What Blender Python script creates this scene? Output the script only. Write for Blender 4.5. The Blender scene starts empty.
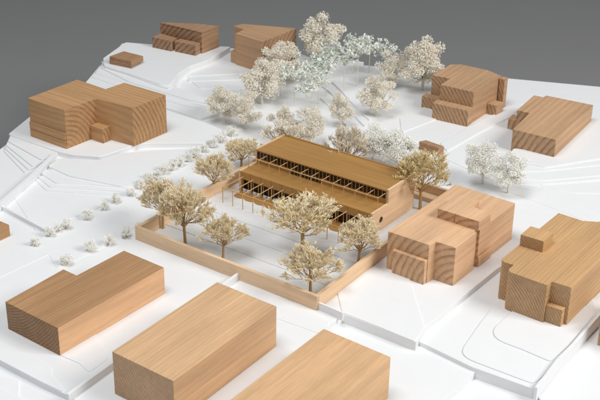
import bpy, bmesh, math, random
from mathutils import Vector, Matrix, Euler

S = bpy.context.scene
COL = S.collection
R = math.radians

# ------------------------------------------------------------------ camera
F_PX, PITCH, ROLL, CAM_H = 1151.774, 0.4528127, 0.0171152, 10.0
fw = Vector((0, math.cos(PITCH), -math.sin(PITCH)))
_r = Vector((1, 0, 0)); _u = _r.cross(fw)
rt = math.cos(ROLL) * _r + math.sin(ROLL) * _u
up = -math.sin(ROLL) * _r + math.cos(ROLL) * _u
EYE = Vector((0, 0, CAM_H))

def P(px, py, z=0.0):
    """the point of the horizontal plane at height z seen at photo pixel px, py"""
    d = rt * ((px - 300) / F_PX) - up * ((py - 200) / F_PX) + fw
    return EYE + d * ((z - CAM_H) / d.z)

cam_data = bpy.data.cameras.new('camera')
cam_data.sensor_width = 36
cam_data.lens = F_PX / 600 * 36
cam_data.clip_start = 0.1
cam_data.clip_end = 500
cam = bpy.data.objects.new('camera', cam_data)
COL.objects.link(cam)
cam.matrix_world = Matrix((( rt.x, up.x, -fw.x, 0), (rt.y, up.y, -fw.y, 0), (rt.z, up.z, -fw.z, CAM_H), (0, 0, 0, 1)))
S.camera = cam
cam_data.dof.use_dof = True
cam_data.dof.focus_distance = 20.0
cam_data.dof.aperture_fstop = 2.0

# ------------------------------------------------------------------ helpers
def tag(o, label=None, cat=None, group=None, kind=None):
    if label: o['label'] = label
    if cat: o['category'] = cat
    if group: o['group'] = group
    if kind: o['kind'] = kind
    return o

def empty(name, loc, rz=0.0):
    o = bpy.data.objects.new(name, None)
    o.empty_display_size = 0.1
    o.location = loc
    o.rotation_euler = (0, 0, rz)
    COL.objects.link(o)
    return o

def obj(name, bm, mat, parent=None, loc=(0, 0, 0), rz=0.0, bevel=0.0, smooth=False):
    bmesh.ops.recalc_face_normals(bm, faces=bm.faces)
    me = bpy.data.meshes.new(name)
    bm.to_mesh(me); bm.free()
    me.materials.append(mat)
    if smooth:
        for f in me.polygons: f.use_smooth = True
    o = bpy.data.objects.new(name, me)
    o.location = loc
    o.rotation_euler = (0, 0, rz)
    COL.objects.link(o)
    if parent: o.parent = parent
    if bevel:
        b = o.modifiers.new('bevel', 'BEVEL'); b.width = bevel; b.segments = 2
        b.limit_method = 'ANGLE'; b.angle_limit = R(40)
    return o

def prism(bm, poly, z0, z1):
    a = sum(poly[i][0] * poly[(i + 1) % len(poly)][1] - poly[(i + 1) % len(poly)][0] * poly[i][1] for i in range(len(poly)))
    if a < 0: poly = poly[::-1]
    lo = [bm.verts.new((p[0], p[1], z0)) for p in poly]
    hi = [bm.verts.new((p[0], p[1], z1)) for p in poly]
    n = len(poly)
    bm.faces.new(hi); bm.faces.new(lo[::-1])
    for i in range(n):
        bm.faces.new((lo[i], lo[(i + 1) % n], hi[(i + 1) % n], hi[i]))
    return bm

def box(bm, x0, x1, y0, y1, z0, z1):
    return prism(bm, [(x0, y0), (x1, y0), (x1, y1), (x0, y1)], z0, z1)

def tube(bm, pts, rads, n=5, cap=True):
    rings = []
    for i, p in enumerate(pts):
        p = Vector(p)
        d = (Vector(pts[min(i + 1, len(pts) - 1)]) - Vector(pts[max(i - 1, 0)]))
        if d.length < 1e-9: d = Vector((0, 0, 1))
        d.normalize()
        a = d.orthogonal().normalized(); b = d.cross(a)
        rings.append([bm.verts.new(p + (a * math.cos(2 * math.pi * k / n) + b * math.sin(2 * math.pi * k / n)) * rads[i]) for k in range(n)])
    for i in range(len(rings) - 1):
        for k in range(n):
            bm.faces.new((rings[i][k], rings[i][(k + 1) % n], rings[i + 1][(k + 1) % n], rings[i + 1][k]))
    if cap:
        bm.faces.new(rings[0][::-1]); bm.faces.new(rings[-1])

def bar(bm, a, b, w):
    """square rod from a to b"""
    tube(bm, [a, b], [w * 0.707, w * 0.707], 4)

# ------------------------------------------------------------------ materials
def nt(name):
    m = bpy.data.materials.new(name); m.use_nodes = True
    t = m.node_tree; t.nodes.clear()
    out = t.nodes.new('ShaderNodeOutputMaterial'); b = t.nodes.new('ShaderNodeBsdfPrincipled')
    t.links.new(b.outputs[0], out.inputs[0])
    return m, t, b

def N(t, kind, **kw):
    n = t.nodes.new(kind)
    for k, v in kw.items(): setattr(n, k, v)
    return n

def srgb(r, g, b):
    f = lambda c: (c / 255 / 12.92) if c / 255 <= 0.04045 else ((c / 255 + 0.055) / 1.055) ** 2.4
    return (f(r), f(g), f(b), 1)

def mixc(t, fac, a, b, mode='MIX'):
    m = N(t, 'ShaderNodeMix', data_type='RGBA', blend_type=mode)
    for sock, v in ((m.inputs[0], fac), (m.inputs[6], a), (m.inputs[7], b)):
        if isinstance(v, bpy.types.NodeSocket): t.links.new(v, sock)
        else: sock.default_value = v
    return m.outputs[2]

def math_(t, op, a, b=0.0, clamp=False):
    m = N(t, 'ShaderNodeMath', operation=op); m.use_clamp = clamp
    for sock, v in ((m.inputs[0], a), (m.inputs[1], b)):
        if isinstance(v, bpy.types.NodeSocket): t.links.new(v, sock)
        else: sock.default_value = v
    return m.outputs[0]

def wood(name, light, dark, axis='X', center=(0, 0.5, -0.8), spacing=0.06, ring=0.75, side_ring=0.3, end_dark=0.72, seed=0.0, warp=0.05, fibre=0.11, end_tint=None):
    """solid timber: growth rings round an axis, so end grain shows arcs and the long sides show stripes"""
    m, t, b = nt(name)
    tc = N(t, 'ShaderNodeTexCoord')
    ax = 'XYZ'.index(axis)
    mp = N(t, 'ShaderNodeMapping'); mp.inputs['Location'].default_value = tuple(-c for c in center)
    t.links.new(tc.outputs['Object'], mp.inputs['Vector'])
    # slow wander of the rings, mostly across the grain
    st = N(t, 'ShaderNodeMapping'); sc = [1.5, 1.5, 1.5]; sc[ax] = 0.35
    st.inputs['Scale'].default_value = sc; st.inputs['Location'].default_value = (seed, seed * 1.7, seed * 0.3)
    t.links.new(tc.outputs['Object'], st.inputs['Vector'])
    nz = N(t, 'ShaderNodeTexNoise'); nz.inputs['Scale'].default_value = 1.0; nz.inputs['Detail'].default_value = 2.5
    t.links.new(st.outputs[0], nz.inputs['Vector'])
    sub = N(t, 'ShaderNodeVectorMath', operation='SUBTRACT'); sub.inputs[1].default_value = (0.5, 0.5, 0.5)
    t.links.new(nz.outputs['Color'], sub.inputs[0])
    scl = N(t, 'ShaderNodeVectorMath', operation='SCALE'); scl.inputs['Scale'].default_value = warp * 2
    t.links.new(sub.outputs[0], scl.inputs[0])
    add = N(t, 'ShaderNodeVectorMath', operation='ADD')
    t.links.new(mp.outputs[0], add.inputs[0]); t.links.new(scl.outputs[0], add.inputs[1])
    wv = N(t, 'ShaderNodeTexWave', wave_type='RINGS', rings_direction=axis, wave_profile='SAW')
    wv.inputs['Scale'].default_value = 0.314 / spacing
    wv.inputs['Distortion'].default_value = 0.5; wv.inputs['Detail'].default_value = 2
    wv.inputs['Detail Scale'].default_value = 2.0
    t.links.new(add.outputs[0], wv.inputs['Vector'])
    rp = N(t, 'ShaderNodeValToRGB'); e = rp.color_ramp.elements
    e[0].position = 0.0; e[0].color = (0.15, 0.15, 0.15, 1)
    e[1].position = 0.42; e[1].color = (0.05, 0.05, 0.05, 1)
    k = e.new(0.86); k.color = (1, 1, 1, 1)
    k = e.new(0.97); k.color = (0.7, 0.7, 0.7, 1)
    k = e.new(1.0); k.color = (0.15, 0.15, 0.15, 1)
    t.links.new(wv.outputs['Fac'], rp.inputs['Fac'])
    # each year is a little wider, a little darker
    yr = N(t, 'ShaderNodeTexNoise'); yr.inputs['Scale'].default_value = 3.2; yr.inputs['Detail'].default_value = 1
    t.links.new(st.outputs[0], yr.inputs['Vector'])
    # end grain factor
    sp = N(t, 'ShaderNodeSeparateXYZ'); t.links.new(tc.outputs['Normal'], sp.inputs[0])
    endg = math_(t, 'ABSOLUTE', sp.outputs[ax])
    endf = N(t, 'ShaderNodeMapRange'); endf.inputs[1].default_value = 0.6; endf.inputs[2].default_value = 0.9
    t.links.new(endg, endf.inputs[0]); endf = endf.outputs[0]
    amp = N(t, 'ShaderNodeMapRange'); amp.inputs[3].default_value = side_ring * 0.6; amp.inputs[4].default_value = ring
    t.links.new(endf, amp.inputs[0])
    fac = math_(t, 'MULTIPLY', rp.outputs['Color'], amp.outputs[0])
    yv = N(t, 'ShaderNodeMapRange'); yv.inputs[1].default_value = 0.3; yv.inputs[2].default_value = 0.7; yv.inputs[3].default_value = 0.45; yv.inputs[4].default_value = 1.1
    t.links.new(yr.outputs['Fac'], yv.inputs[0])
    fac = math_(t, 'MULTIPLY', fac, yv.outputs[0], True)
    base = mixc(t, fac, light, dark)
    # pores and fibres running along the axis
    fb = N(t, 'ShaderNodeMapping'); sc = [105, 105, 105]; sc[ax] = 5.0
    fb.inputs['Scale'].default_value = sc
    t.links.new(tc.outputs['Object'], fb.inputs['Vector'])
    fn = N(t, 'ShaderNodeTexNoise'); fn.inputs['Scale'].default_value = 1.0; fn.inputs['Detail'].default_value = 3
    t.links.new(fb.outputs[0], fn.inputs['Vector'])
    fv = N(t, 'ShaderNodeMapRange'); fv.inputs[1].default_value = 0.25; fv.inputs[2].default_value = 0.75
    fv.inputs[3].default_value = 1 - fibre; fv.inputs[4].default_value = 1 + fibre * 0.6
    t.links.new(fn.outputs['Fac'], fv.inputs[0])
    # broad tone changes
    bn = N(t, 'ShaderNodeTexNoise'); bn.inputs['Scale'].default_value = 1.6; bn.inputs['Detail'].default_value = 2
    t.links.new(st.outputs[0], bn.inputs['Vector'])
    bv = N(t, 'ShaderNodeMapRange'); bv.inputs[1].default_value = 0.3; bv.inputs[2].default_value = 0.7; bv.inputs[3].default_value = 0.9; bv.inputs[4].default_value = 1.08
    t.links.new(bn.outputs['Fac'], bv.inputs[0])
    # streaks a few millimetres wide, as of boards cut through uneven growth
    sm = N(t, 'ShaderNodeMapping'); sc = [13, 13, 13]; sc[ax] = 0.55
    sm.inputs['Scale'].default_value = sc; sm.inputs['Location'].default_value = (seed * 2, seed, seed * 3)
    t.links.new(tc.outputs['Object'], sm.inputs['Vector'])
    sn = N(t, 'ShaderNodeTexNoise'); sn.inputs['Scale'].default_value = 1.0; sn.inputs['Detail'].default_value = 4; sn.inputs['Roughness'].default_value = 0.6
    t.links.new(sm.outputs[0], sn.inputs['Vector'])
    sv = N(t, 'ShaderNodeMapRange'); sv.inputs[1].default_value = 0.3; sv.inputs[2].default_value = 0.7; sv.inputs[3].default_value = 0.87; sv.inputs[4].default_value = 1.08
    t.links.new(sn.outputs['Fac'], sv.inputs[0])
    ed = N(t, 'ShaderNodeMapRange'); ed.inputs[3].default_value = 1.0; ed.inputs[4].default_value = end_dark
    t.links.new(endf, ed.inputs[0])
    v = math_(t, 'MULTIPLY', math_(t, 'MULTIPLY', fv.outputs[0], sv.outputs[0]), math_(t, 'MULTIPLY', bv.outputs[0], ed.outputs[0]))
    cmb = N(t, 'ShaderNodeCombineColor')
    for i in range(3): t.links.new(v, cmb.inputs[i])
    colr = mixc(t, 1.0, base, cmb.outputs[0], 'MULTIPLY')
    if end_tint:
        colr = mixc(t, endf, colr, mixc(t, 1.0, colr, end_tint, 'MULTIPLY'))
    t.links.new(colr, b.inputs['Base Color'])
    b.inputs['Roughness'].default_value = 0.58
    b.inputs['Specular IOR Level'].default_value = 0.3
    bp = N(t, 'ShaderNodeBump'); bp.inputs['Strength'].default_value = 0.12; bp.inputs['Distance'].default_value = 0.004
    t.links.new(fn.outputs['Fac'], bp.inputs['Height']); t.links.new(bp.outputs[0], b.inputs['Normal'])
    return m

def plain(name, colour, rough=0.6, var=0.04, scale=6.0, spec=0.3, bump=0.0):
    m, t, b = nt(name)
    tc = N(t, 'ShaderNodeTexCoord')
    nz = N(t, 'ShaderNodeTexNoise'); nz.inputs['Scale'].default_value = scale; nz.inputs['Detail'].default_value = 4
    t.links.new(tc.outputs['Object'], nz.inputs['Vector'])
    lo = tuple(c * (1 - var) for c in colour[:3]) + (1,); hi = tuple(min(1, c * (1 + var)) for c in colour[:3]) + (1,)
    t.links.new(mixc(t, nz.outputs['Fac'], lo, hi), b.inputs['Base Color'])
    b.inputs['Roughness'].default_value = rough; b.inputs['Specular IOR Level'].default_value = spec
    if bump:
        bp = N(t, 'ShaderNodeBump'); bp.inputs['Strength'].default_value = bump; bp.inputs['Distance'].default_value = 0.005
        n2 = N(t, 'ShaderNodeTexNoise'); n2.inputs['Scale'].default_value = 60; n2.inputs['Detail'].default_value = 2
        t.links.new(tc.outputs['Object'], n2.inputs['Vector'])
        t.links.new(n2.outputs['Fac'], bp.inputs['Height']); t.links.new(bp.outputs[0], b.inputs['Normal'])
    return m

def speckle(name, cols, rough=0.8):
    """dried florets: every little piece takes its own tone"""
    m, t, b = nt(name)
    g = N(t, 'ShaderNodeNewGeometry')
    rp = N(t, 'ShaderNodeValToRGB'); rp.color_ramp.interpolation = 'LINEAR'; e = rp.color_ramp.elements
    e[0].position = 0; e[0].color = cols[0]; e[1].position = 1; e[1].color = cols[-1]
    for i, c in enumerate(cols[1:-1], 1):
        k = e.new(i / (len(cols) - 1)); k.color = c
    t.links.new(g.outputs['Random Per Island'], rp.inputs['Fac'])
    t.links.new(rp.outputs['Color'], b.inputs['Base Color'])
    b.inputs['Roughness'].default_value = rough; b.inputs['Specular IOR Level'].default_value = 0.15
    return m

WHITE = plain('white_board', (0.86, 0.868, 0.875, 1), 0.55, 0.022, 3.5, 0.25, 0.05)
COURT = plain('courtyard_board', (0.76, 0.765, 0.765, 1), 0.6, 0.02, 3, 0.2, 0.03)
GREY = plain('grey_floor', (0.257, 0.257, 0.255, 1), 0.95, 0.03, 0.6, 0.1)
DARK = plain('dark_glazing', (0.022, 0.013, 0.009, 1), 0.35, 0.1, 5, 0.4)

# ------------------------------------------------------------------ studio floor and base
bm = bmesh.new()
vs = [bm.verts.new(p) for p in ((-120, -60, -2.0), (120, -60, -2.0), (120, 160, -2.0), (-120, 160, -2.0))]
bm.faces.new(vs)
tag(obj('studio_floor', bm, GREY), kind='structure')

def sheet(name, pix, z, z0=-0.55, kind='structure', bevel=0.006):
    """a flat layer of white board; outline read at its own height"""
    bm = bmesh.new()
    pts = [Vector(P(x, y, z)[:2]) for x, y in pix]
    for _ in range(3):                       # ease the corners, as cut with a knife along a curve
        new = []
        for i, p in enumerate(pts):
            a, c = pts[i - 1], pts[(i + 1) % len(pts)]
            for q in (a, c):
                d = q - p
                new.append(p + d * min(0.25, 0.035 / max(d.length, 1e-6)))
        pts = new
    prism(bm, [tuple(p) for p in pts], z0, z)
    return tag(obj(name, bm, WHITE, bevel=bevel), kind=kind)

# deep base under everything
bm = bmesh.new()
bl, br_ = (-4.95, 30.2), (10.5, 26.72)
prism(bm, [(-7.35, 16.5), (-7.35, 2.0), (12.5, 2.0), (12.5, 16.5), br_, bl, (-5.45, 26.9), (-6.58, 22.6)], -1.998, -0.30)
tag(obj('ground', bm, WHITE), kind='structure')

# main level 0: from the left edge, along the terrace edges at the front
def xy(p): return (p[0], p[1])
lvl0 = [xy(P(343, 314)), xy(P(222, 410)), (-2.2, 2.3), (-7.30, 2.3), (-7.30, 16.5), (-6.55, 22.62), (-5.42, 26.9), (-4.93, 30.17),
        (10.46, 26.70), (12.4, 16.6), xy(P(640, 250)), xy(P(570, 232)), xy(P(498, 268)), xy(P(424, 328)), xy(P(416, 342))]
# the lower front-left corner plot cuts into it
cut = [xy(P(75, 400)), xy(P(66, 394.5)), xy(P(40, 382)), xy(P(0, 361)), xy(P(-60, 330))]
lvl0 = [xy(P(343, 314)), xy(P(222, 410)), xy(P(130, 475)), cut[0], cut[1], cut[2], cut[3], cut[4], (-7.30, 16.5), (-6.55, 22.62), (-5.42, 26.9), (-4.93, 30.17),
        (10.46, 26.70), (12.4, 16.6), xy(P(640, 250)), xy(P(570, 232)), xy(P(498, 268)), xy(P(424, 328)), xy(P(416, 342))]
bm = bmesh.new(); prism(bm, lvl0, -0.55, 0.0)
tag(obj('terrain', bm, WHITE, bevel=0.008), kind='structure')
sheet('terrain', [(-60, 300), (0, 361 - 8), (80, 390), (150, 480), (-80, 480)], -0.10)
# plot of the right-hand house, one step lower than its neighbour
sheet('terrain', [(412, 338), (472, 367), (535, 389.5), (541, 381), (570, 348), (597, 317), (720, 260), (700, 200), (480, 230)], -0.10)
# front plots
sheet('terrain', [(330, 300), (470, 350), (476, 371.5), (440, 402), (400, 450), (200, 480), (225, 380)], -0.17)
sheet('terrain', [(600, 330), (760, 300), (760, 520), (350, 520), (440, 402), (474, 370)], -0.29)
sheet('terrain', [(540, 400), (536, 392), (585, 342), (660, 270), (800, 330), (760, 440)], -0.235)

# raised plateaus at the back
plateau = [(8, 134), (58, 151.5), (72, 154.5), (86, 155.5), (100, 156.5), (116, 151.5), (135, 144.5), (150, 143), (205, 143), (224, 130), (206, 122.5), (168, 110), (130, 94), (84, 84.5), (60, 92)]
sheet('terrain', plateau, 0.12, bevel=0.015)
sheet('terrain', [(85, 83), (100, 65), (140, 78), (214, 103), (226, 112), (200, 118), (168, 108)], 0.075, bevel=0.012)
sheet('terrain', [(100, 67), (110, 66), (150, 80), (180, 88.5), (214, 101.5), (225, 107), (190, 100), (130, 82)], 0.135, bevel=0.008)
sheet('terrain', [(92, 77), (100, 66), (140, 80), (214, 105), (226, 111), (190, 107), (130, 90)], 0.092, bevel=0.008)
sheet('terrain', [(95, 73), (103, 62), (150, 78), (213, 101), (226, 108), (226, 111), (212, 108.5), (167, 95)], 0.11, bevel=0.012)
sheet('terrain', [(103, 58), (125.5, 42), (150, 44), (231, 46.5), (208, 60), (190, 66), (178, 74), (170, 85), (160, 84), (130, 73.5), (104, 65.5)], 0.20, bevel=0.03)
sheet('terrain', [(101, 61), (104, 65), (130, 75), (160, 86), (169, 88.5), (176, 80), (150, 76)], 0.165, bevel=0.01)
for pix, z in (([(200, 88), (238, 88), (300, 84), (330, 66), (365, 62), (228, 50), (190, 80)], 0.02),
               ([(188, 81), (240, 79.5), (290, 76), (320, 60), (300, 53.5), (228, 48), (190, 74)], 0.035),
               ([(176, 77), (238, 73.5), (285, 69), (306, 57), (296, 51.5), (228, 48), (206, 61), (188, 68)], 0.05)):
    sheet('terrain', pix, z, bevel=0.008)
# contour layers on the right
for pix, z, bv in (([(500, 166), (510, 171.5), (545, 170.5), (600, 164.5), (690, 150), (700, 104), (592, 120), (556, 156), (514, 150)], 0.075, 0.035),
                   ([(500, 176), (520, 182.5), (545, 183.5), (560, 183), (600, 179.5), (690, 171), (700, 130), (592, 140), (545, 166), (510, 166)], 0.045, 0.03),
                   ([(540, 185), (560, 190.5), (575, 193), (600, 193.5), (690, 191), (700, 150), (592, 160), (550, 180)], 0.022, 0.015),
                   ([(490, 178), (500, 183), (530, 190), (560, 198), (600, 212), (690, 240), (700, 180), (600, 170), (540, 174)], 0.012, 0.008)):
    sheet('terrain', pix, z, bevel=bv)
sheet('terrain', [(505, 160), (545, 167), (600, 158), (690, 141), (700, 100), (592, 118), (556, 154), (514, 148)], 0.10, bevel=0.02)
sheet('terrain', [(512, 178), (545, 180.5), (600, 175.5), (690, 166), (700, 130), (592, 140), (545, 166), (510, 166)], 0.058, bevel=0.012)
sheet('terrain', [(452, 168), (470, 178), (520, 196), (600, 226), (700, 262), (700, 232), (600, 206), (530, 186), (480, 176)], 0.006, bevel=0.004)
sheet('pavement', [(447, 151), (480, 132), (512, 116), (524, 103), (514, 103), (486, 118), (440, 143)], 0.024, bevel=0.016)
sheet('pavement', [(402, 132), (436, 119), (446, 112), (430, 104), (400, 118)], 0.02, bevel=0.014)
sheet('pavement', [(444, 158), (474, 172), (500, 184), (512, 184), (480, 166), (452, 152)], 0.016, bevel=0.01)
# fine steps of the lower plot in the front left corner
sheet('pavement', [(-30, 362), (0, 377), (19, 379), (17.5, 395), (29, 403), (20, 430), (-60, 430)], -0.075, bevel=0.004)
sheet('pavement', [(-30, 378), (0, 388), (16, 396), (30, 404), (20, 440), (-60, 440)], -0.055, bevel=0.004)
# contour steps falling from the plateau at the left
for i, (pix, z) in enumerate((
        ([(8, 141), (42, 160), (50, 157), (62, 150), (12, 132)], 0.09),
        ([(6, 145), (33, 166.5), (44, 161), (56, 150), (12, 132)], 0.065),
        ([(5, 148), (29, 170), (38, 165), (52, 150), (12, 134)], 0.042),
        ([(4, 151), (25, 173), (34, 168), (48, 152), (12, 136)], 0.02),
        ([(48, 166), (70, 176), (120, 186), (136, 185), (205, 147), (120, 153), (100, 160), (60, 158)], 0.085),
        ([(41, 173), (56, 183), (90, 184), (130, 188), (140, 184), (135, 178), (60, 166)], 0.06),
        ([(38, 176.5), (50, 187), (90, 189), (128, 192), (136, 186), (120, 182), (56, 174)], 0.038),
        ([(35, 179), (46, 190.5), (66, 192), (100, 194.5), (126, 195.5), (132, 188), (100, 186), (50, 180)], 0.018))):
    sheet('terrain', pix, z, bevel=0.006)
# thin pavements and driveways with rounded corners
sheet('pavement', [(499, 299), (481, 322), (465, 345), (462.5, 350), (463.5, 354.5), (468, 358.5), (476, 362), (533, 383.5), (541, 378), (569, 347), (596, 315), (590, 280), (520, 280)], -0.082, bevel=0.004)
sheet('pavement', [(512, 312), (496, 326), (493.5, 330), (494, 335), (499, 340), (507, 343.5), (522, 349), (551, 361.5), (568, 346), (594, 315), (570, 290), (520, 290)], -0.064, bevel=0.004)
sheet('pavement', [(-40, 321), (0, 340.5), (46, 363.5), (50.5, 367), (51.5, 370.5), (50, 373.5), (64, 390), (62, 391.5), (40, 381), (0, 360), (-50, 335)], 0.014, bevel=0.004)
sheet('pavement', [(60, 355), (80, 363.5), (89, 372.5), (109, 358), (95, 334), (162, 292), (150, 285), (70, 335)], 0.011, bevel=0.003)
sheet('pavement', [(337.5, 292), (342.5, 312.5), (380, 327), (414, 341), (424, 327), (409, 279), (430, 270), (390, 255), (366, 271)], 0.016, bevel=0.003)
sheet('pavement', [(242, 306), (321, 334), (330, 322), (314, 312.5), (262, 291.5)], 0.008, bevel=0.003)
sheet('pavement', [(14, 197), (36, 231), (43, 229), (88, 212), (120, 199), (66, 193), (44, 192), (36, 184)], 0.012, bevel=0.004)
sheet('pavement', [(40, 238), (57, 268.5), (70, 263), (128, 235), (136, 224), (126, 203), (98, 213), (64, 229)], 0.008, bevel=0.003)
sheet('road', [(-70, 310), (0, 277), (58, 250), (40, 238), (0, 258), (-60, 285)], 0.010, bevel=0.004)
# stepped path with three thin kerbs under the slim trees
for line in ([(321, 99), (333, 110), (349, 129), (358, 135)], [(323, 87), (334, 96), (350, 112), (365, 127)], [(333, 83), (344, 94), (356, 108), (370, 121)]):
    bm = bmesh.new()
    pts = [P(x, y, 0.0) for x, y in line]
    for a, b in zip(pts[:-1], pts[1:]):
        d = (b - a).normalized(); n = Vector((-d.y, d.x, 0)) * 0.014
        prism(bm, [(a - n)[:2], (b - n)[:2], (b + n)[:2], (a + n)[:2]], -0.01, 0.035)
    tag(obj('kerb', bm, WHITE), kind='structure')

# free-standing low white walls
def low_wall(pix, h, th, label, base=0.0, side=1, drop=0.02):
    bm = bmesh.new()
    pts = [P(x, y, base + h) for x, y in pix]
    for i, (a, b) in enumerate(zip(pts[:-1], pts[1:])):
        d = (b - a).normalized(); n = Vector((-d.y, d.x, 0)) * th * side
        prism(bm, [a[:2], b[:2], (b + n)[:2], (a + n)[:2]], base - drop, base + h)
    return tag(obj('retaining_wall', bm, WHITE, bevel=0.006), label, 'retaining wall')
low_wall([(317.8, 302.3), (342.6, 313)], 0.14, 0.035, 'short white wall running on from the front corner of the timber courtyard frame', side=1)
low_wall([(237.6, 272), (66, 393.5)], 0.13, 0.05, 'white wall meeting the front of the timber courtyard frame, between two front blocks', side=1)
low_wall([(-30, 192), (0, 205.5), (46, 230)], 0.085, 0.05, 'low white wall behind the wooden block cut off at the left edge', side=1)
low_wall([(57, 153), (35, 174), (11, 195), (-20, 222)], 0.15, 0.09, 'white wall running down to the left from the plateau of the L-shaped block', side=-1)
low_wall([(601, 314), (575, 344), (560, 359), (548, 375), (537.5, 388)], 0.08, 0.05, 'tapering white wall along the right of the house with rounded corners', base=-0.09, side=-1, drop=0.18)

# ------------------------------------------------------------------ wooden blocks of the neighbourhood
def house(name, label, origin, rot, z0, mat, body_polys, parts=(), bevel=0.007, cat='wooden block'):
    """body_polys: list of (polygon, z low, z high) in the house frame; parts: (name, polygon, z low, z high[, material])"""
    one = not parts
    loc = (origin[0], origin[1], z0)
    if one:
        bm = bmesh.new()
        for poly, a, b in body_polys: prism(bm, poly, a + 0.001, b)
        return tag(obj(name, bm, mat, None, loc, R(rot), bevel), label, cat)
    root = tag(empty(name, loc, R(rot)), label, cat)
    bm = bmesh.new()
    for poly, a, b in body_polys: prism(bm, poly, a + 0.001, b)
    obj('body', bm, mat, root, bevel=bevel)
    for p in parts:
        bm = bmesh.new(); prism(bm, p[1], p[2] + (0.001 if p[2] == 0 else 0), p[3])
        obj(p[0], bm, p[4] if len(p) > 4 else mat, root, bevel=bevel)
    return root

def rect(x0, x1, y0, y1): return [(x0, y0), (x1, y0), (x1, y1), (x0, y1)]

# colours of the timber
w_tan = srgb(214, 168, 120); w_tan_d = srgb(172, 122, 80)
GT = (0.98, 1.0, 1.06, 1)
w_bl = wood('wood_brown_top', srgb(186, 144, 104), srgb(132, 96, 66), 'X', (0, 1.3, 1.15), 0.05, 0.8, 0.5, 0.80, 1.3, 0.07, end_tint=GT)
w_bm = wood('wood_honey', srgb(222, 182, 140), srgb(174, 130, 92), 'X', (0, 3.0, -1.3), 0.055, 0.7, 0.3, 0.84, 4.1, 0.06, end_tint=GT)
w_br = wood('wood_honey_pale', srgb(224, 182, 138), srgb(182, 138, 98), 'X', (0, -1.2, -1.8), 0.06, 0.6, 0.3, 0.75, 7.7, 0.06, end_tint=GT)
w_hc = wood('wood_pinkish', srgb(230, 188, 148), srgb(166, 120, 84), 'X', (0, -0.15, -0.1), 0.12, 0.8, 0.3, 0.86, 2.2, 0.06)
w_hr = wood('wood_ochre', srgb(212, 170, 122), srgb(140, 106, 72), 'X', (0, 3.2, -1.7), 0.05, 0.75, 0.4, 0.85, 5.5, 0.06, end_tint=(0.98, 1.0, 1.1, 1))
w_h3 = wood('wood_broad_rings', srgb(208, 168, 130), srgb(136, 98, 70), 'X', (0, -1.1, -0.6), 0.125, 0.85, 0.42, 0.86, 9.1, 0.05)
w_fl = wood('wood_left', srgb(202, 158, 112), srgb(134, 94, 62), 'Y', (-0.1, 0, -0.15), 0.10, 0.75, 0.5, 0.9, 3.3, 0.07)
w_b1 = wood('wood_striped', srgb(202, 163, 126), srgb(132, 94, 66), 'X', (0, 2.6, -1.0), 0.085, 0.85, 0.4, 0.9, 6.4, 0.04)
w_b2 = wood('wood_far', srgb(182, 144, 112), srgb(108, 78, 58), 'X', (0, -1.0, -1.3), 0.12, 0.9, 0.4, 0.9, 8.2, 0.05)
w_b3 = wood('wood_far_plain', srgb(198, 158, 122), srgb(128, 94, 70), 'Y', (2.6, 0, -0.9), 0.13, 0.85, 0.35, 0.86, 0.7, 0.06)
w_sb = wood('wood_small', srgb(178, 138, 104), srgb(138, 102, 74), 'X', (0, 0.3, -0.9), 0.07, 0.6, 0.3, 0.9, 2.9, 0.05)
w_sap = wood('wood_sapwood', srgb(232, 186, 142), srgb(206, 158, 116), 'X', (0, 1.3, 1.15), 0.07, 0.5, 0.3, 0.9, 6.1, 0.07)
w_frame = wood('wood_pale_frame', srgb(238, 206, 170), srgb(214, 174, 134), 'Y', (0.7, 0, -1.9), 0.05, 0.5, 0.3, 0.9, 1.9, 0.05, 0.08)
w_frame_x = wood('wood_pale_frame_long', srgb(238, 204, 166), srgb(212, 170, 128), 'X', (0, 0.4, -1.9), 0.05, 0.5, 0.3, 0.9, 3.9, 0.05, 0.08)
w_pear = wood('wood_golden', srgb(178, 134, 76), srgb(146, 104, 54), 'Y', (-2.0, 0, -1.2), 0.13, 0.4, 0.3, 0.88, 2.6, 0.08, 0.06)
w_rod = plain('wood_rods', srgb(212, 172, 118), 0.6, 0.12, 9)

# front row
house('model_house', 'dark-topped notched wooden block at the front left', (-3.658, 14.906), 54.14, 0, w_bl,
      [([(0, 0), (2.39, 0), (2.41, 0.945), (1.31, 0.955), (1.32, 1.28), (0.03, 1.23)], 0, 0.505)])
house('model_house', 'plain honey-coloured wooden block in the middle of the front row', (-1.713, 13.236), 55.9, 0, w_bm,
      [([(0, 0), (2.462, 0), (2.51, 1.205), (0.05, 1.19)], 0, 0.736)])
o_br = P(243.5, 390, 0.566); e_br = (P(323.8, 328.7, 0.566) - o_br); a_br = math.degrees(math.atan2(e_br.y, e_br.x))
L_br = e_br.length
house('model_house', 'pale wooden block cut off by the bottom edge, right of the plain honey block', (o_br.x, o_br.y), a_br, -0.17, w_br,
      [([(-1.2, 0), (L_br, 0), (L_br - 0.05, -1.222), (-1.2, -1.2)], 0, 0.736)])
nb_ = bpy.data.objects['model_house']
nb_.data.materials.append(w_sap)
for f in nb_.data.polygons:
    if f.normal.y < -0.9: f.material_index = 1
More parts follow.
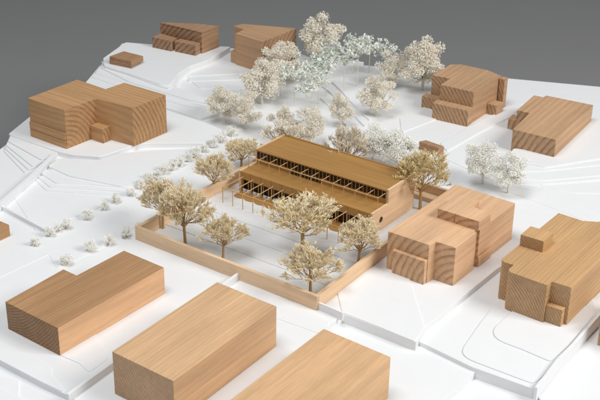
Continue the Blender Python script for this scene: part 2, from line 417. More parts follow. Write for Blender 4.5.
# right-hand houses
house('model_house', 'pinkish wooden block with broad end rings and a stepped roof box, right of the courtyard', (2.714, 17.332), 53.9, 0, w_hc,
      [([(-0.09, 0.0), (0.62, 0.0), (0.622, 0.05), (0.76, 0.05), (0.762, 0.0), (2.11, 0.0), (2.14, 1.27), (-0.29, 1.235), (-0.285, 0.405), (-0.1, 0.39)], 0, 0.75)],
      [('annexe', [(-0.37, 0.42), (-0.283, 0.42), (-0.283, 1.10), (-0.37, 1.07)], 0, 0.46),
       ('roof_box', [(0.70, 0.47), (0.70, -0.003), (1.12, -0.003), (1.16, 0.36), (1.45, 0.40), (1.45, 0.83), (0.70, 0.83), (0.70, 0.495), (0.73, 0.49), (0.73, 0.475)], 0.749, 0.935),
       ('side_strip', [(0.764, -0.003), (0.764, -0.03), (1.215, -0.03), (1.215, -0.003)], 0, 0.2)])

def arc(c, r, a0, a1, n=5):
    return [(c[0] + r * math.cos(R(a0 + (a1 - a0) * i / n)), c[1] + r * math.sin(R(a0 + (a1 - a0) * i / n))) for i in range(n + 1)]
hr_poly = ([(-0.12, 0.0), (3.2, 0.0), (3.2, 0.40), (2.55, 0.45), (2.38, 0.60), (2.25, 0.83), (2.28, 1.31), (0.12, 1.345)] + arc((0.09, 1.245), 0.1, 90, 180)
           + [(-0.005, 1.09), (-0.155, 1.09)] + arc((-0.165, 0.99), 0.1, 90, 180) + [(-0.29, 0.345), (-0.13, 0.345)])
house('model_house', 'ochre wooden block with rounded corners and a roof box, cut off by the right edge', (4.485, 16.26), 54.63, -0.10, w_hr,
      [(hr_poly, 0, 0.744)],
      [('roof_box', [(0.69, 0.89), (1.09, 0.895), (1.08, 1.323), (0.685, 1.32)], 0.743, 0.96),
       ('annexe', [(-0.245, 0.055), (-0.122, 0.055), (-0.132, 0.343), (-0.245, 0.343)], 0, 0.355)])
house('model_house', 'wooden block with broad striped end grain beyond the white tree pair on the right', (5.448, 22.685), 58.41, 0, w_h3,
      [([(-0.03, 0.0), (2.42, 0.03), (2.40, 1.16), (2.25, 1.18), (2.25, 1.40), (1.13, 1.37), (1.12, 1.06), (0.0, 1.0)], 0, 0.505)],
      [('annexe', [(1.14, 1.375), (1.45, 1.385), (1.45, 1.58), (1.14, 1.56)], 0, 0.25)])
o = P(597, 345, -0.235)
house('model_house', 'dark sliver of a wooden block at the right edge below the ochre block', (o.x, o.y), 56, -0.235, w_hr,
      [([(0.0, 0), (1.0, 0), (1.0, -0.9), (0.0, -0.9)], 0, 0.6)])
# left side
house('model_house', 'large L-shaped wooden block with curved end rings at the far left', (-5.108, 22.699), 53.65, 0.12, w_fl,
      [([(0, -0.14), (0.89, -0.155), (0.99, -1.158), (2.01, -1.172), (1.985, 0.07), (1.44, 0.10), (1.47, 1.03), (0, 1.0)], 0, 0.89)],
      [('ledge', [(-0.03, -0.12), (-0.002, -0.125), (-0.002, 1.0), (-0.03, 1.0)], 0.185, 0.355),
       ('ledge', [(-0.025, -0.12), (-0.002, -0.125), (-0.002, 1.0), (-0.025, 1.0)], 0, 0.175),
       ('annexe', [(0.68, -0.535), (0.985, -0.51), (0.95, -0.157), (0.68, -0.154)], 0, 0.335)])
er54 = Vector((math.cos(R(54)), math.sin(R(54)), 0))
o = Vector((-5.344, 18.823, 0)) - er54 * 1.6
house('model_house', 'low wooden block mostly cut off by the left edge', (o.x, o.y), 54, 0, w_bl,
      [(rect(0, 1.6, 0, 1.0), 0, 0.235)])
# back row
house('model_house', 'stepped wooden block with diagonal end stripes at the back right', (3.833, 24.583), 57.78, 0, w_b1,
      [([(0.22, 0.02), (0.95, -0.02), (0.96, 0.0), (1.60, -0.05), (1.78, 0.37), (1.80, 1.09), (1.63, 1.31), (0.70, 1.33), (0.72, 0.87), (0.22, 0.87)], 0, 0.765)],
      [('annexe', [(-0.05, 0.0), (0.217, 0.01), (0.217, 0.92), (-0.06, 0.90)], 0, 0.395),
       ('annexe', [(0.44, 0.922), (0.697, 0.922), (0.697, 1.45), (0.45, 1.44)], 0, 0.29),
       ('annexe', [(0.95, -0.27), (1.26, -0.31), (1.27, -0.03), (0.96, -0.01)], 0, 0.26),
       ('side_strip', [(1.47, -0.06), (1.47, -0.20), (1.64, -0.21), (1.66, -0.065)], 0, 0.74)])
house('model_house', 'wooden block with a thin roof slab and two small blocks in front, farthest left', (-2.651, 28.7), 59.85, 0.2, w_b2,
      [([(0.11, 0.04), (0.78, -0.03), (0.64, 0.55), (0.20, 1.45)], 0, 0.545)],
      [('roof', [(0.105, 0.03), (0.79, -0.045), (0.645, 0.56), (0.19, 1.46)], 0.552, 0.59),
       ('annexe', [(-0.19, 0.815), (0.11, 0.835), (0.199, 1.44), (-0.19, 1.435)], 0, 0.29),
       ('annexe', [(-0.135, 0.075), (0.105, 0.09), (0.108, 0.74), (-0.14, 0.735)], 0, 0.29)])
house('model_house', 'wooden block with a slanting back standing behind the cream trees', (-1.024, 27.812), 49.69, 0.05, w_b3,
      [([(0.0, 0.0), (1.45, 0.11), (0.76, 1.40), (0.48, 1.44), (0.46, 1.05), (0.02, 0.95)], 0, 0.83)],
      [('annexe', [(0.06, 0.97), (0.455, 1.06), (0.46, 1.22), (0.08, 1.18)], 0, 0.30)])
house('model_shed', 'small flat wooden block alone near the far left corner', (-4.311, 27.554), 61.53, 0.2, w_sb,
      [([(0.0, 0.0), (0.03, -0.01), (0.03, 0.69), (0.03, 0.70), (0.0, 0.69)], 0, 0.10),
       ([(0.0, -0.012), (0.50, -0.014), (0.555, 0.64), (0.03, 0.70)], 0.055, 0.193),
       ([(0.10, 0.08), (0.48, 0.05), (0.5, 0.6), (0.12, 0.65)], 0, 0.056)], cat='wooden shed')
house('model_shed', 'small low wooden block half hidden behind the gold tree right of the building', (2.967, 22.825), 54.54, 0, w_sb,
      [([(0.0, 0.0), (0.17, -0.04), (0.235, 0.45), (0.07, 0.53)], 0, 0.19)], cat='wooden shed')

# ------------------------------------------------------------------ the courtyard frame and the detailed building
O = Vector((0.30822, 16.36703, 0)); ROT = R(54.2)
er = Vector((math.cos(ROT), math.sin(ROT), 0)); ea = Vector((-math.sin(ROT), math.cos(ROT), 0))
def UV(u, v, z=0.0): return O + er * u + ea * v + Vector((0, 0, z))

fr = tag(empty('courtyard_frame', O, ROT), 'low pale timber frame enclosing the courtyard round the golden building', 'courtyard wall')
TH = 0.07; FH = 0.27
A0, A1 = (0, 4.107), (0, 0)
uB = 4.9
vLb = 4.32; vRb = 0.22        # where the side walls meet the back wall
bm = bmesh.new(); prism(bm, [(0, 0), (TH, 0), (TH, 4.107), (0, 4.107)], 0.001, FH); obj('wall', bm, w_frame, fr, bevel=0.004)
bm = bmesh.new(); prism(bm, [(TH + .001, 0.0), (uB, vRb), (uB, vRb + TH), (TH + .001, TH)], 0.001, FH - .002); obj('wall', bm, w_frame_x, fr, bevel=0.004)
bm = bmesh.new(); prism(bm, [(TH + .001, 4.107), (TH + .001, 4.107 - TH), (uB, vLb - TH), (uB, vLb)], 0.001, FH - .002); obj('wall', bm, w_frame_x, fr, bevel=0.004)
bm = bmesh.new(); prism(bm, [(uB + .001, vRb), (uB + TH, vRb), (uB + TH, vLb), (uB + .001, vLb)], 0.001, FH); obj('wall', bm, w_frame, fr, bevel=0.004)
bm = bmesh.new(); prism(bm, [(uB - 0.22, vRb + TH + .01), (uB - .002, vRb + TH + .01), (uB - .002, 1.3), (uB - 0.22, 1.3)], 0.001, 0.10); obj('bench', bm, w_frame, fr, bevel=0.004)

# courtyard ground in shallow strips, each a little lower towards the front
for i, (u0, u1, z) in enumerate(((TH + .002, 0.78, 0.004), (0.781, 1.25, 0.014), (1.251, 1.72, 0.024), (1.721, 2.4, 0.034))):
    bm = bmesh.new()
    va = lambda u: TH + 0.002 + 0.045 * u
    vb = lambda u: 4.107 - TH - 0.003 + 0.043 * u
    prism(bm, [(u0, va(u0)), (u1, va(u1)), (u1, vb(u1)), (u0, vb(u0))], -0.02, z)
    tag(obj('courtyard', bm, COURT, None, O, ROT, 0.003), kind='structure')
bm = bmesh.new(); prism(bm, [(2.401, va(2.4)), (uB - .002, va(uB)), (uB - .002, vb(uB)), (2.401, vb(2.4))], -0.02, 0.008)
tag(obj('courtyard', bm, COURT, None, O, ROT), kind='structure')

U0, U1, UB = 2.78, 3.30, 4.27        # front of the lower storey, front edge of the roof, back
V0, V1 = 0.77, 3.86
T = 0.045
bd = tag(empty('model_building', O, ROT), 'golden timber building with a flat roof, planted terrace and two rows of thin frames', 'building model')
def part(name, fn, mat, parent=bd, bevel=0.003):
    bm = bmesh.new(); fn(bm); return obj(name, bm, mat, parent, bevel=bevel)

def end_profile(v0, v1, hole):
    bm = bmesh.new()
    prof = [(U0, 0.001), (UB, 0.001), (UB, 0.755), (U1 + 0.02, 0.755), (U1 + 0.02, 0.468), (U0, 0.468)]
    a = [bm.verts.new((u, v0, z)) for u, z in prof]; b = [bm.verts.new((u, v1, z)) for u, z in prof]
    n = len(prof)
    bm.faces.new(a); bm.faces.new(b[::-1])
    for i in range(n): bm.faces.new((a[i], a[(i + 1) % n], b[(i + 1) % n], b[i]))
    return bm
rw = obj('end_wall', end_profile(V0 - T, V0, True), w_frame_x, bd)
lw = obj('end_wall', end_profile(V1 + 0.001, V1 + T, False), w_frame_x, bd)
# round window cut through the near end wall
bm = bmesh.new()
bmesh.ops.create_cone(bm, cap_ends=True, segments=28, radius1=0.062, radius2=0.062, depth=0.3, matrix=Matrix.Translation((3.09, V0 - T / 2, 0.23)) @ Matrix.Rotation(R(90), 4, 'X'))
me = bpy.data.meshes.new('round_cutter'); bm.to_mesh(me); bm.free()
cutter = bpy.data.objects.new('round_cutter', me); cutter.location = O; cutter.rotation_euler = (0, 0, ROT); COL.objects.link(cutter)
bo = rw.modifiers.new('hole', 'BOOLEAN'); bo.object = cutter; bo.operation = 'DIFFERENCE'; bo.solver = 'EXACT'
bpy.context.view_layer.update()
dg = bpy.context.evaluated_depsgraph_get()
new_me = bpy.data.meshes.new_from_object(rw.evaluated_get(dg))
rw.modifiers.clear(); rw.data = new_me
bpy.data.objects.remove(cutter)
def disc(bm):
    bmesh.ops.create_cone(bm, cap_ends=True, segments=28, radius1=0.0615, radius2=0.0615, depth=0.012, matrix=Matrix.Translation((3.09, V0 - T + 0.016, 0.23)) @ Matrix.Rotation(R(90), 4, 'X'))
part('round_window', disc, DARK, rw, 0)

part('roof', lambda bm: box(bm, U1, UB, V0 + .001, V1, 0.724, 0.748), w_pear)
part('roof_trim', lambda bm: box(bm, UB - 0.03, UB + 0.012, V0 + .002, V1 - .002, 0.7485, 0.762), w_pear)
part('fascia', lambda bm: box(bm, U1 - 0.012, U1 - .001, V0 + .003, V1 - .003, 0.722, 0.752), w_pear)
part('terrace_floor', lambda bm: box(bm, U0 + 0.022, U1 + 0.08, V0 + .002, V1 - .001, 0.415, 0.448), w_pear)
# the lower parapet: a row of separate panels with fine joints
nb = 12; bay = (V1 - V0) / nb
def parapet(bm):
    for i in range(nb):
        box(bm, U0, U0 + 0.02, V0 + i * bay + 0.003, V0 + (i + 1) * bay - 0.003, 0.30, 0.462)
part('parapet', parapet, w_pear)
part('back_wall', lambda bm: box(bm, UB - 0.04, UB - .002, V0 + .003, V1 - .003, 0.002, 0.723), w_pear)
# upper facade: timber wall with dark glazing above
part('upper_wall', lambda bm: box(bm, U1 + 0.025, U1 + 0.055, V0 + .004, V1 - .004, 0.4485, 0.550), w_pear)
part('glazing', lambda bm: box(bm, U1 + 0.030, U1 + 0.050, V0 + .005, V1 - .005, 0.551, 0.723), DARK)
def doors(bm):
    for v0, v1 in ((V0 + 1.52, V0 + 2.28),):
        box(bm, U1 + 0.014, U1 + 0.024, v0, v1, 0.452, 0.551)
part('terrace_doors', doors, DARK)
for i in range(nb * 3 + 1):
    v = V0 + 0.006 + i * (V1 - V0 - 0.012) / (nb * 3)
    lo = 0.452 if 1.5 < v - V0 < 2.3 else 0.552
    part('fin', lambda bm: box(bm, U1 + 0.003, U1 + 0.0135, v - 0.003, v + 0.003, lo, 0.722), w_rod, bevel=0)
# lower facade, far back in shade, with posts
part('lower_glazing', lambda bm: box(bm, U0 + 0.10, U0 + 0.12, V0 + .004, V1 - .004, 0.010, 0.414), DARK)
for i in range(nb * 2 + 1):
    v = V0 + 0.008 + i * (V1 - V0 - 0.016) / (nb * 2)
    part('lower_fin', lambda bm: box(bm, U0 + 0.075, U0 + 0.095, v - 0.006, v + 0.006, 0.014, 0.414), w_rod, bevel=0)
# ground deck with scalloped front edge
deck = [(U0 + 0.16, V0 + .005), (U0 + 0.16, V1 - .005)]
for i in range(nb):
    v1 = V1 - .005 - i * bay * 0.998
    c = v1 - bay * 0.499
    for k in range(7):
        a = math.pi * k / 6
        deck.append((U0 - 0.20 - 0.07 * math.sin(a), c + bay * 0.499 * math.cos(a)))
part('deck', lambda bm: prism(bm, deck, 0.009, 0.018), w_pear, bevel=0)
# pale rounded benches standing in the openings of the left half
for i in range(5, nb):
    for q in (0.3, 0.72):
        def niche(bm, v=V0 + (i + q) * bay):
            prism(bm, [(U0 + 0.05 - 0.045 * math.sin(math.pi * k / 8), v + 0.045 * math.cos(math.pi * k / 8)) for k in range(9)], 0.0185, 0.075)
        part('bench', niche, COURT, bevel=0)
# posts, beams and rails
UR = 3.03; UP = 2.125; ZR = 0.685; ZP = 0.365; VP = 3.79
for i in range(nb + 1):
    v = V0 + 0.012 + i * (V1 - V0 - 0.024) / nb
    part('terrace_post', lambda bm: box(bm, UR - 0.0055, UR + 0.0055, v - 0.0055, v + 0.0055, 0.4485, ZR - 0.008), w_rod, bevel=0)
    part('terrace_beam', lambda bm: box(bm, UR + 0.009, U1 - 0.013, v - 0.005, v + 0.005, ZR - 0.005, ZR + 0.005), w_rod, bevel=0)
    vt = v; v = V0 + 0.012 + i * (VP - V0 - 0.024) / nb
    part('pergola_post', lambda bm: box(bm, UP - 0.0065, UP + 0.0065, v - 0.0065, v + 0.0065, 0.034, ZP - 0.009), w_rod, bevel=0)
    part('pergola_beam', lambda bm: box(bm, UP + 0.010, U0 - 0.001, v - 0.0055, v + 0.0055, ZP - 0.006, ZP + 0.006), w_rod, bevel=0)
    v = vt
    part('facade_post', lambda bm: box(bm, U0 + 0.002, U0 + 0.018, v - 0.008, v + 0.008, 0.0185, 0.299), w_rod, bevel=0)
part('terrace_rail', lambda bm: box(bm, UR - 0.008, UR + 0.008, V0 + .004, V1 - .002, ZR - 0.007, ZR + 0.007), w_rod, bevel=0)
part('pergola_rail', lambda bm: box(bm, UP - 0.007, UP + 0.007, V0 + .004, VP - .002, ZP - 0.008, ZP + 0.008), w_rod, bevel=0)

# ------------------------------------------------------------------ trees
rng = random.Random(7)
STEM_BROWN = plain('stem_brown', srgb(184, 152, 106), 0.8, 0.2, 14, 0.15)
STEM_WHITE = plain('stem_white', srgb(226, 220, 206), 0.7, 0.05, 10, 0.2)
STEM_TAN = plain('stem_tan', srgb(186, 160, 118), 0.8, 0.15, 14, 0.15)
FL_GOLD = speckle('florets_gold', [srgb(204, 172, 116), srgb(238, 217, 168), srgb(249, 235, 200), srgb(253, 245, 222), srgb(254, 250, 238)])
FL_GOLD2 = speckle('florets_olive', [srgb(190, 160, 98), srgb(234, 212, 154), srgb(248, 234, 192), srgb(252, 244, 220)])
FL_CREAM = speckle('florets_cream', [srgb(222, 208, 180), srgb(246, 238, 220), srgb(253, 248, 237), srgb(254, 251, 246)])
FL_WHITE = speckle('florets_white', [srgb(236, 233, 220), srgb(250, 248, 240), srgb(254, 253, 248), srgb(254, 253, 250)])
FL_MINT = speckle('leaves_mint', [srgb(96, 134, 120), srgb(206, 220, 206), srgb(248, 250, 242), srgb(253, 253, 246), srgb(253, 252, 246), srgb(253, 252, 246)])

def rv(s=1.0):
    while True:
        v = Vector((rng.uniform(-1, 1), rng.uniform(-1, 1), rng.uniform(-1, 1)))
        if 0.05 < v.length <= 1: return v * s

def stick(bm, p, d, ln, r):
    d = d.normalized(); a = d.orthogonal().normalized(); b = d.cross(a)
    q = p + d * ln * 0.62; e = p + d * ln
    r0 = [bm.verts.new(p + (a * math.cos(t) + b * math.sin(t)) * r * 0.45) for t in (0, 2.094, 4.189)]
    r1 = [bm.verts.new(q + (a * math.cos(t) + b * math.sin(t)) * r) for t in (0, 2.094, 4.189)]
    tip = bm.verts.new(e)
    for k in range(3):
        bm.faces.new((r0[k], r0[(k + 1) % 3], r1[(k + 1) % 3], r1[k]))
        bm.faces.new((r1[k], r1[(k + 1) % 3], tip))

def blob(bm, p, r):
    ax = [rv().normalized() for _ in range(1)][0]
    a = ax.orthogonal().normalized(); b = ax.cross(a)
    vs = [bm.verts.new(p + v * r * rng.uniform(0.7, 1.25)) for v in (ax, -ax, a, b, -a, -b)]
    for k in range(4):
        x, y = vs[2 + k], vs[2 + (k + 1) % 4]
        bm.faces.new((vs[0], x, y)); bm.faces.new((vs[1], y, x))

def leaf(bm, p, d, ln, w):
    d = d.normalized(); s = d.cross(Vector((0, 0, 1)))
    if s.length < 0.1: s = d.orthogonal()
    s.normalize(); n = s.cross(d)
    th = n * 0.0025
    base = [p, p + d * ln * 0.5 + s * w + n * ln * 0.10, p + d * ln - n * ln * 0.12, p + d * ln * 0.5 - s * w + n * ln * 0.10]
    t = [bm.verts.new(x + th) for x in base]; u = [bm.verts.new(x - th) for x in base]
    bm.faces.new((t[0], t[1], t[2])); bm.faces.new((t[0], t[2], t[3]))
    bm.faces.new((u[2], u[1], u[0])); bm.faces.new((u[3], u[2], u[0]))
    for i in range(4):
        j = (i + 1) % 4
        bm.faces.new((t[j], t[i], u[i], u[j]))

def fit(bt, bc, width=1.0, height=1.0):
    """bring a grown tree to the asked crown width and height"""
    rs = sorted(math.hypot(v.co.x, v.co.y) for v in bc.verts); zs = sorted(v.co.z for v in bc.verts)
    kx = width / 2 / rs[int(len(rs) * 0.985)]; kz = height / zs[int(len(zs) * 0.995)]
    for b in (bt, bc):
        for v in b.verts: v.co = Vector((v.co.x * kx, v.co.y * kx, v.co.z * kz))

def mesh_of(name, bm, mat):
    bmesh.ops.recalc_face_normals(bm, faces=bm.faces)
    me = bpy.data.meshes.new(name); bm.to_mesh(me); bm.free(); me.materials.append(mat)
    return me

def grow_vase(ht, n_limb, florets, size, stem_mat, fl_mat, tr=0.0235, levels=4, flat=0.56):
    """vase-shaped tree: a short stem, many straight limbs fanning out to a dome, forked twigs, dry florets on the outer half"""
    bt, bc = bmesh.new(), bmesh.new()
    lean = rv(0.02)
    tube(bt, [(0, 0, -0.01), (lean.x * .5, lean.y * .5, ht * 0.5), (lean.x, lean.y, ht + .03)], [tr * 1.1, tr * .9, tr * .8], 7)
    segs = []
    def branch(p, d, ln, r, lev):
        e = p + d * ln + rv(ln * 0.05)
        mid = (p + e) * 0.5 + rv(ln * 0.04)
        tube(bt, [p, mid, e], [r, r * 0.85, r * 0.7], 5 if lev == 0 else 3, False)
        if lev >= 2: segs.append((p, e, d, lev))
        if lev == levels: return
        k = 3 if rng.random() < 0.7 else 2
        for q in range(k):
            ax = rv().normalized()
            nd = (d + (ax - d * ax.dot(d)) * rng.uniform(0.28, 0.8) + Vector((0, 0, 0.08))).normalized()
            if nd.z < 0.22: nd.z = 0.22 + rng.uniform(0, .2); nd.normalize()
            branch(e, nd, ln * rng.uniform(0.62, 0.92), r * 0.66, lev + 1)
    base = Vector((lean.x, lean.y, ht))
    for i in range(n_limb):
        a = 2.39996 * i + rng.uniform(-.35, .35)
        el = R(30 + 56 * ((i + 0.5) / n_limb) ** 1.15 + rng.uniform(-5, 5))
        d = Vector((math.cos(a) * math.cos(el), math.sin(a) * math.cos(el), math.sin(el)))
        reach = 1 / math.sqrt((math.cos(el) / 0.5) ** 2 + (math.sin(el) / flat) ** 2) * rng.uniform(0.86, 1.12)
        branch(base - Vector((0, 0, rng.uniform(0, 0.05))), d, reach * 0.28, tr * 0.34, 0)
    for p, e, d, lev in segs:
        for k in range(florets if lev == levels else florets // 2):
            q = p.lerp(e, rng.uniform(0.15, 1.15)) + rv(0.012)
            dd = (d * 1.1 + rv(0.75) + Vector((0, 0, 0.3))).normalized()
            stick(bc, q, dd, size * rng.uniform(0.7, 1.9), size * rng.uniform(0.10, 0.19))
    fit(bt, bc)
    return mesh_of('trunk', bt, stem_mat), mesh_of('crown', bc, fl_mat)

def grow_puffy(ht, n_clump, per, size, stem_mat, fl_mat, rad=0.5, low=0.12, tr=0.03, flat=1.0):
    """dense tree: dried flower heads in clumps round a branching stem, gaps between the clumps"""
    bt, bc = bmesh.new(), bmesh.new()
    tube(bt, [(0, 0, -0.01), (0.01, 0, ht * .6), (0, 0.01, ht + .1)], [tr, tr * .85, tr * .6], 6)
    top = Vector((0, 0, ht + 0.05))
    cz = (1 + low) / 2
    for i in range(n_clump):
        v = rv().normalized()
        rr = rng.uniform(0.4, 0.95)
        c = Vector((v.x * rad * rr, v.y * rad * rr, cz + v.z * (1 - low) / 2 * rr * flat))
        if c.z < low: c.z = low + rng.uniform(0, .08)
        m = (top * 0.45 + c * 0.55) - Vector((0, 0, 0.05))
        tube(bt, [top - Vector((0, 0, .08)), m, c], [tr * .4, tr * .28, tr * .15], 3, False)
        cr = rng.uniform(0.09, 0.175)
        for k in range(per):
            q = rv().normalized() * cr * (rng.random() ** 0.4)
            q.z *= 0.8
            blob(bc, c + q, size * rng.uniform(0.6, 1.25))
        for k in range(per // 5):
            q = rv().normalized()
            stick(bc, c + q * cr * 0.6, q, size * 3.2, size * 0.5)
    fit(bt, bc)
    return mesh_of('trunk', bt, stem_mat), mesh_of('crown', bc, fl_mat)

def grow_leafy(ht, n, stem_mat, fl_mat):
    """thin bare stem with a loose umbrella of pale leaves"""
    bt, bc = bmesh.new(), bmesh.new()
    tube(bt, [(0, 0, -0.01), (0.012, 0.004, ht * .5), (0, 0, ht)], [0.016, 0.014, 0.012], 6)
    for i in range(n):
        a = 2.4 * i + rng.uniform(-.3, .3); rr = rng.uniform(0.10, 0.44)
        c = Vector((math.cos(a) * rr, math.sin(a) * rr, ht + 0.04 + rng.uniform(0.0, 0.42) * (1 - rr)))
        tube(bt, [(0, 0, ht - rng.uniform(0, .06)), (c.x * .5, c.y * .5, (ht + c.z) / 2 + .02), tuple(c)], [0.009, 0.006, 0.004], 3, False)
        for k in range(9):
            d = Vector((rng.uniform(-1, 1), rng.uniform(-1, 1), rng.uniform(-0.25, 0.8)))
            leaf(bc, c + rv(0.05), d, rng.uniform(0.06, 0.115), rng.uniform(0.018, 0.032))
    fit(bt, bc)
    return mesh_of('trunk', bt, stem_mat), mesh_of('crown', bc, fl_mat)

def grow_shrub(fl_mat):
    bt, bc = bmesh.new(), bmesh.new()
    for i in range(7):
        a = rng.uniform(0, 6.28); e = Vector((math.cos(a) * .28, math.sin(a) * .28, rng.uniform(.45, .75)))
        tube(bt, [(0, 0, -0.01), tuple(e * .5), tuple(e)], [.03, .025, .015], 3, False)
    for i in range(15):
        v = rv().normalized(); c = Vector((v.x * .33, v.y * .33, 0.5 + v.z * 0.32))
        for k in range(30):
            q = rv().normalized() * 0.19 * rng.random() ** .4
            blob(bc, c + q, rng.uniform(.022, .045))
        for k in range(4):
            q = rv().normalized(); stick(bc, c + q * .1, q, .2, .03)
    return mesh_of('stem', bt, STEM_WHITE), mesh_of('crown', bc, fl_mat)

GOLD = [grow_vase(0.30, 17, 7, 0.027, STEM_BROWN, m) for m in (FL_GOLD, FL_GOLD, FL_GOLD, FL_GOLD, FL_GOLD2)]
PALEGOLD = [grow_vase(0.26, 17, 6, 0.028, STEM_TAN, FL_CREAM) for _ in range(2)]
CREAM = [grow_puffy(0.20, 34, 100, 0.0155, STEM_WHITE, FL_CREAM) for _ in range(4)]
WHT = [grow_puffy(0.25, 34, 100, 0.0155, STEM_WHITE, FL_WHITE, low=0.22) for _ in range(2)]
LEAFY = [grow_leafy(0.58, 30, STEM_WHITE, FL_MINT) for _ in range(4)]
SHRUB = [grow_shrub(FL_WHITE) for _ in range(4)]

def thing(root_name, base, meshes, w, h, rz, label, cat, group, names=('trunk', 'crown')):
    root = tag(empty(root_name, base, rz), label, cat, group)
    root.scale = (w, w, h)
    for me, nm in zip(meshes, names):
        o = bpy.data.objects.new(nm, me); COL.objects.link(o); o.parent = root
    return root

def size_at(base, x0, x1, ty, rise):
    """width between two pixel columns and height up to pixel row ty, at the depth of base"""
    depth = (base - EYE).dot(fw)
    w = (x1 - x0) / F_PX * depth
    d = rt * 0 - up * ((ty - 200) / F_PX) + fw
    d = rt * (((x0 + x1) / 2 - 300) / F_PX) + d
    t = (base - EYE).to_2d().length / d.to_2d().length
    h = (EYE + d * t).z - base.z
    return w, h * rise

def tree(name, base, px, protos, i, label, cat, group, rise=1.0, wscale=1.0):
    w, h = size_at(base, px[0], px[1], px[2], rise)
    return thing(name, base, protos[i % len(protos)], w * wscale, h, rng.uniform(0, 6.28), label, cat, group)

gg = 'gold dried-stem trees round the building'
cz_ = 0.012
for i, (b, px, pr, k, lab) in enumerate((
        ((185.5, 245.5), (163, 219, 183), GOLD, 0, 'gold tree behind the front frame wall, the nearer of the pair in its left corner'),
        ((163, 228), (132, 181, 177), GOLD, 1, 'gold tree leaning over the left corner of the timber frame'),
        ((223, 259), (199, 248, 216), GOLD, 2, 'small gold tree close behind the front frame wall left of the largest tree'),
        ((303.5, 252), (265, 343, 199), GOLD, 3, 'largest gold tree, spreading in front of the middle of the building'),
        ((358, 265), (328, 379, 220), GOLD, 0, 'gold tree in front of the round window, near the right frame wall'),
        ((310.5, 294), (277, 337, 246), GOLD, 1, 'wide gold tree in the front corner of the timber frame'),
        ((420, 209), (389, 448, 149), GOLD, 4, 'tall olive-gold tree against the right end of the building'),
        ((214, 195), (188, 232, 153), GOLD, 2, 'gold tree by the left frame wall beside the pergola'),
        ((241, 170), (220, 261, 140), GOLD, 3, 'gold tree at the left end of the upper terrace'))):
    tree('gold_tree', P(b[0], b[1], cz_), px, pr, k, lab, 'tree', gg, 0.94, 1.04)
b = UV(4.5, 4.05, 0.008)
tree('gold_tree', b, (242, 292, 121), PALEGOLD, 0, 'pale gold tree behind the left back corner of the roof', 'tree', gg, 0.97)
b = UV(4.66, 2.55, 0.008)
tree('gold_tree', b, (298, 351, 124), PALEGOLD, 1, 'pale gold tree rising behind the middle of the roof', 'tree', gg, 0.97)

gw = 'white and cream trees around the model'
for (b, px, pr, k, lab) in (
        ((372, 163), (365, 401, 126), WHT, 0, 'white-stemmed cream tree just behind the roof, left of its twin'),
        ((396, 170), (382, 424, 134), WHT, 1, 'white-stemmed cream tree just behind the roof, partly hidden by the olive-gold tree'),
        ((482, 184), (464, 502, 142), WHT, 0, 'white tree left in the pair beside the striped block on the right'),
        ((508, 193), (489, 527, 156), WHT, 1, 'white tree right and nearer in the pair beside the striped block'),
        ((226, 122), (213, 247, 87), CREAM, 0, 'cream tree with a bare white stem, leftmost of the back group'),
        ((246, 129), (234, 263, 94), CREAM, 1, 'cream tree touching the right side of the leftmost back tree'),
        ((262, 104), (239, 284, 61), CREAM, 2, 'broad dense cream tree below the slanting wooden block'),
        ((283, 82), (260, 303, 42), CREAM, 3, 'cream tree covering the front of the slanting wooden block'),
        ((320, 62), (299, 341, 16), CREAM, 0, 'tallest cream tree, standing up against the grey background'),
        ((391, 87), (373, 404, 52), CREAM, 1, 'cream tree between the slim leafy trees and the far right tree'),
        ((422, 90), (402, 448, 37), CREAM, 2, 'large airy cream tree left of the stepped block at the back right'),
        ((376, 116), (362, 397, 77), CREAM, 3, 'dense cream tree right of the kerbed path'),
        ((341, 127), (330, 354, 93), CREAM, 0, 'small cream tree standing on the kerbed path'),
        ((309, 146), (295, 326, 108), CREAM, 1, 'cream tree close behind the roof, left of the path'),
        ((283, 140), (269, 298, 105), CREAM, 2, 'small cream tree behind the left half of the roof')):
    tree('cream_tree', P(b[0], b[1], 0.002), px, pr, k, lab, 'tree', gw, 1.0, 1.12)
gl = 'slim mint-white leafy trees at the back'
for i, (b, px, lab) in enumerate((
        ((344, 91), (331, 358, 46), 'slim leafy tree standing at the top of the kerbed path'),
        ((357, 86), (342, 368, 33), 'slim leafy tree in the middle of the back group, tallest against the grey'),
        ((369, 73), (361, 392, 37), 'slim leafy tree spreading farthest right in the mint group'),
        ((322, 88), (310, 334, 50), 'slim leafy tree right below the tallest cream tree'),
        ((294, 106), (281, 307, 64), 'slim leafy tree beside the broad dense cream tree'),
        ((318, 104), (306, 330, 71), 'slim leafy tree left of the top of the kerbs'),
        ((306, 109), (294, 319, 82), 'short leafy tree in front of the mint group'),
        ((281, 96), (272, 295, 66), 'slim leafy tree partly in the broad cream tree'),
        ((333, 78), (322, 346, 39), 'slim leafy tree behind the others below the grey edge'),
        ((312, 98), (299, 327, 60), 'slim leafy tree with its stem between two others left of the kerbed path'),
        ((352, 74), (339, 365, 34), 'slim leafy tree at the back of the mint group, just left of the middle one'),
        ((384, 76), (372, 398, 41), 'slim leafy tree at the right end, next to the cream tree'),
        ((326, 96), (314, 340, 57), 'slim leafy tree in the front row of the mint group'),
        ((308, 86), (297, 322, 58), 'slim leafy tree half hidden between cream tree and mint group'))):
    tree('leafy_tree', P(b[0], b[1], 0.002), px, LEAFY, i, lab, 'tree', gl, 1.0, 1.05)

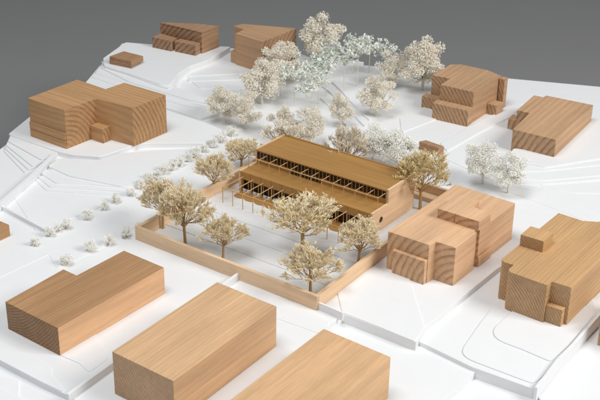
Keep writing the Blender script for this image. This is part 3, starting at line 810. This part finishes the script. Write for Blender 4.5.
# two rows of small shrubs along the street
ordw = ['first', 'second', 'third', 'fourth', 'fifth', 'sixth', 'seventh', 'eighth', 'ninth', 'tenth', 'eleventh', 'twelfth', 'thirteenth', 'fourteenth', 'fifteenth', 'sixteenth', 'seventeenth', 'eighteenth', 'nineteenth', 'twentieth']
far_row = [(35, 246, 10), (51, 236, 12), (59, 231, 11), (67, 229, 12), (88, 219, 12), (105, 210, 10), (117, 203, 11), (131, 196, 10), (140, 188, 11),
           (148, 183, 12), (157, 179, 10), (164, 174, 12), (172, 170, 11), (180, 166, 12), (188, 161, 10), (196, 157, 12), (204, 152, 10), (213, 147, 11), (222, 142, 12), (231, 136, 11)]
near_row = [(67, 265, 13), (91, 251, 13), (110, 245, 12), (126, 237, 12), (141, 231, 11)]
for row, base_label in ((far_row, 'cream shrub in the long far row along the street'), (near_row, 'cream shrub in the short near row beside the notched block')):
    for i, (x, y, w) in enumerate(row):
        b = P(x, y, 0.002); s = w * 0.98 / F_PX * (b - EYE).dot(fw)
        thing('shrub', b, SHRUB[(i * 3 + len(row)) % 4], s * 1.1, s * rng.uniform(0.92, 1.08), rng.uniform(0, 6.28),
              '%s, %s from the left' % (base_label, ordw[i]), 'shrub', 'shrubs along the street', ('stem', 'crown'))

# ------------------------------------------------------------------ light
def area(name, loc, target, size, power, col=(1, 1, 1)):
    l = bpy.data.lights.new(name, 'AREA'); l.shape = 'SQUARE'; l.size = size; l.energy = power; l.color = col
    o = bpy.data.objects.new(name, l); COL.objects.link(o)
    o.location = loc
    o.rotation_euler = (Vector(target) - Vector(loc)).to_track_quat('-Z', 'Y').to_euler()
    return o
area('key_softbox', (30, 5.5, 26), (0, 19, 0), 16, 10800, (1, 0.98, 0.955))
area('overhead_softbox', (-7, 11, 33), (-1, 19, 0), 15, 5900, (0.97, 0.985, 1))

W = bpy.data.worlds.new('World'); S.world = W; W.use_nodes = True
bg = W.node_tree.nodes['Background']; bg.inputs[0].default_value = (0.93, 0.97, 1, 1); bg.inputs[1].default_value = 0.235

S.view_settings.view_transform = 'Standard'
S.view_settings.look = 'None'
S.view_settings.exposure = 0
S.view_settings.gamma = 1
S.cycles.use_denoising = True
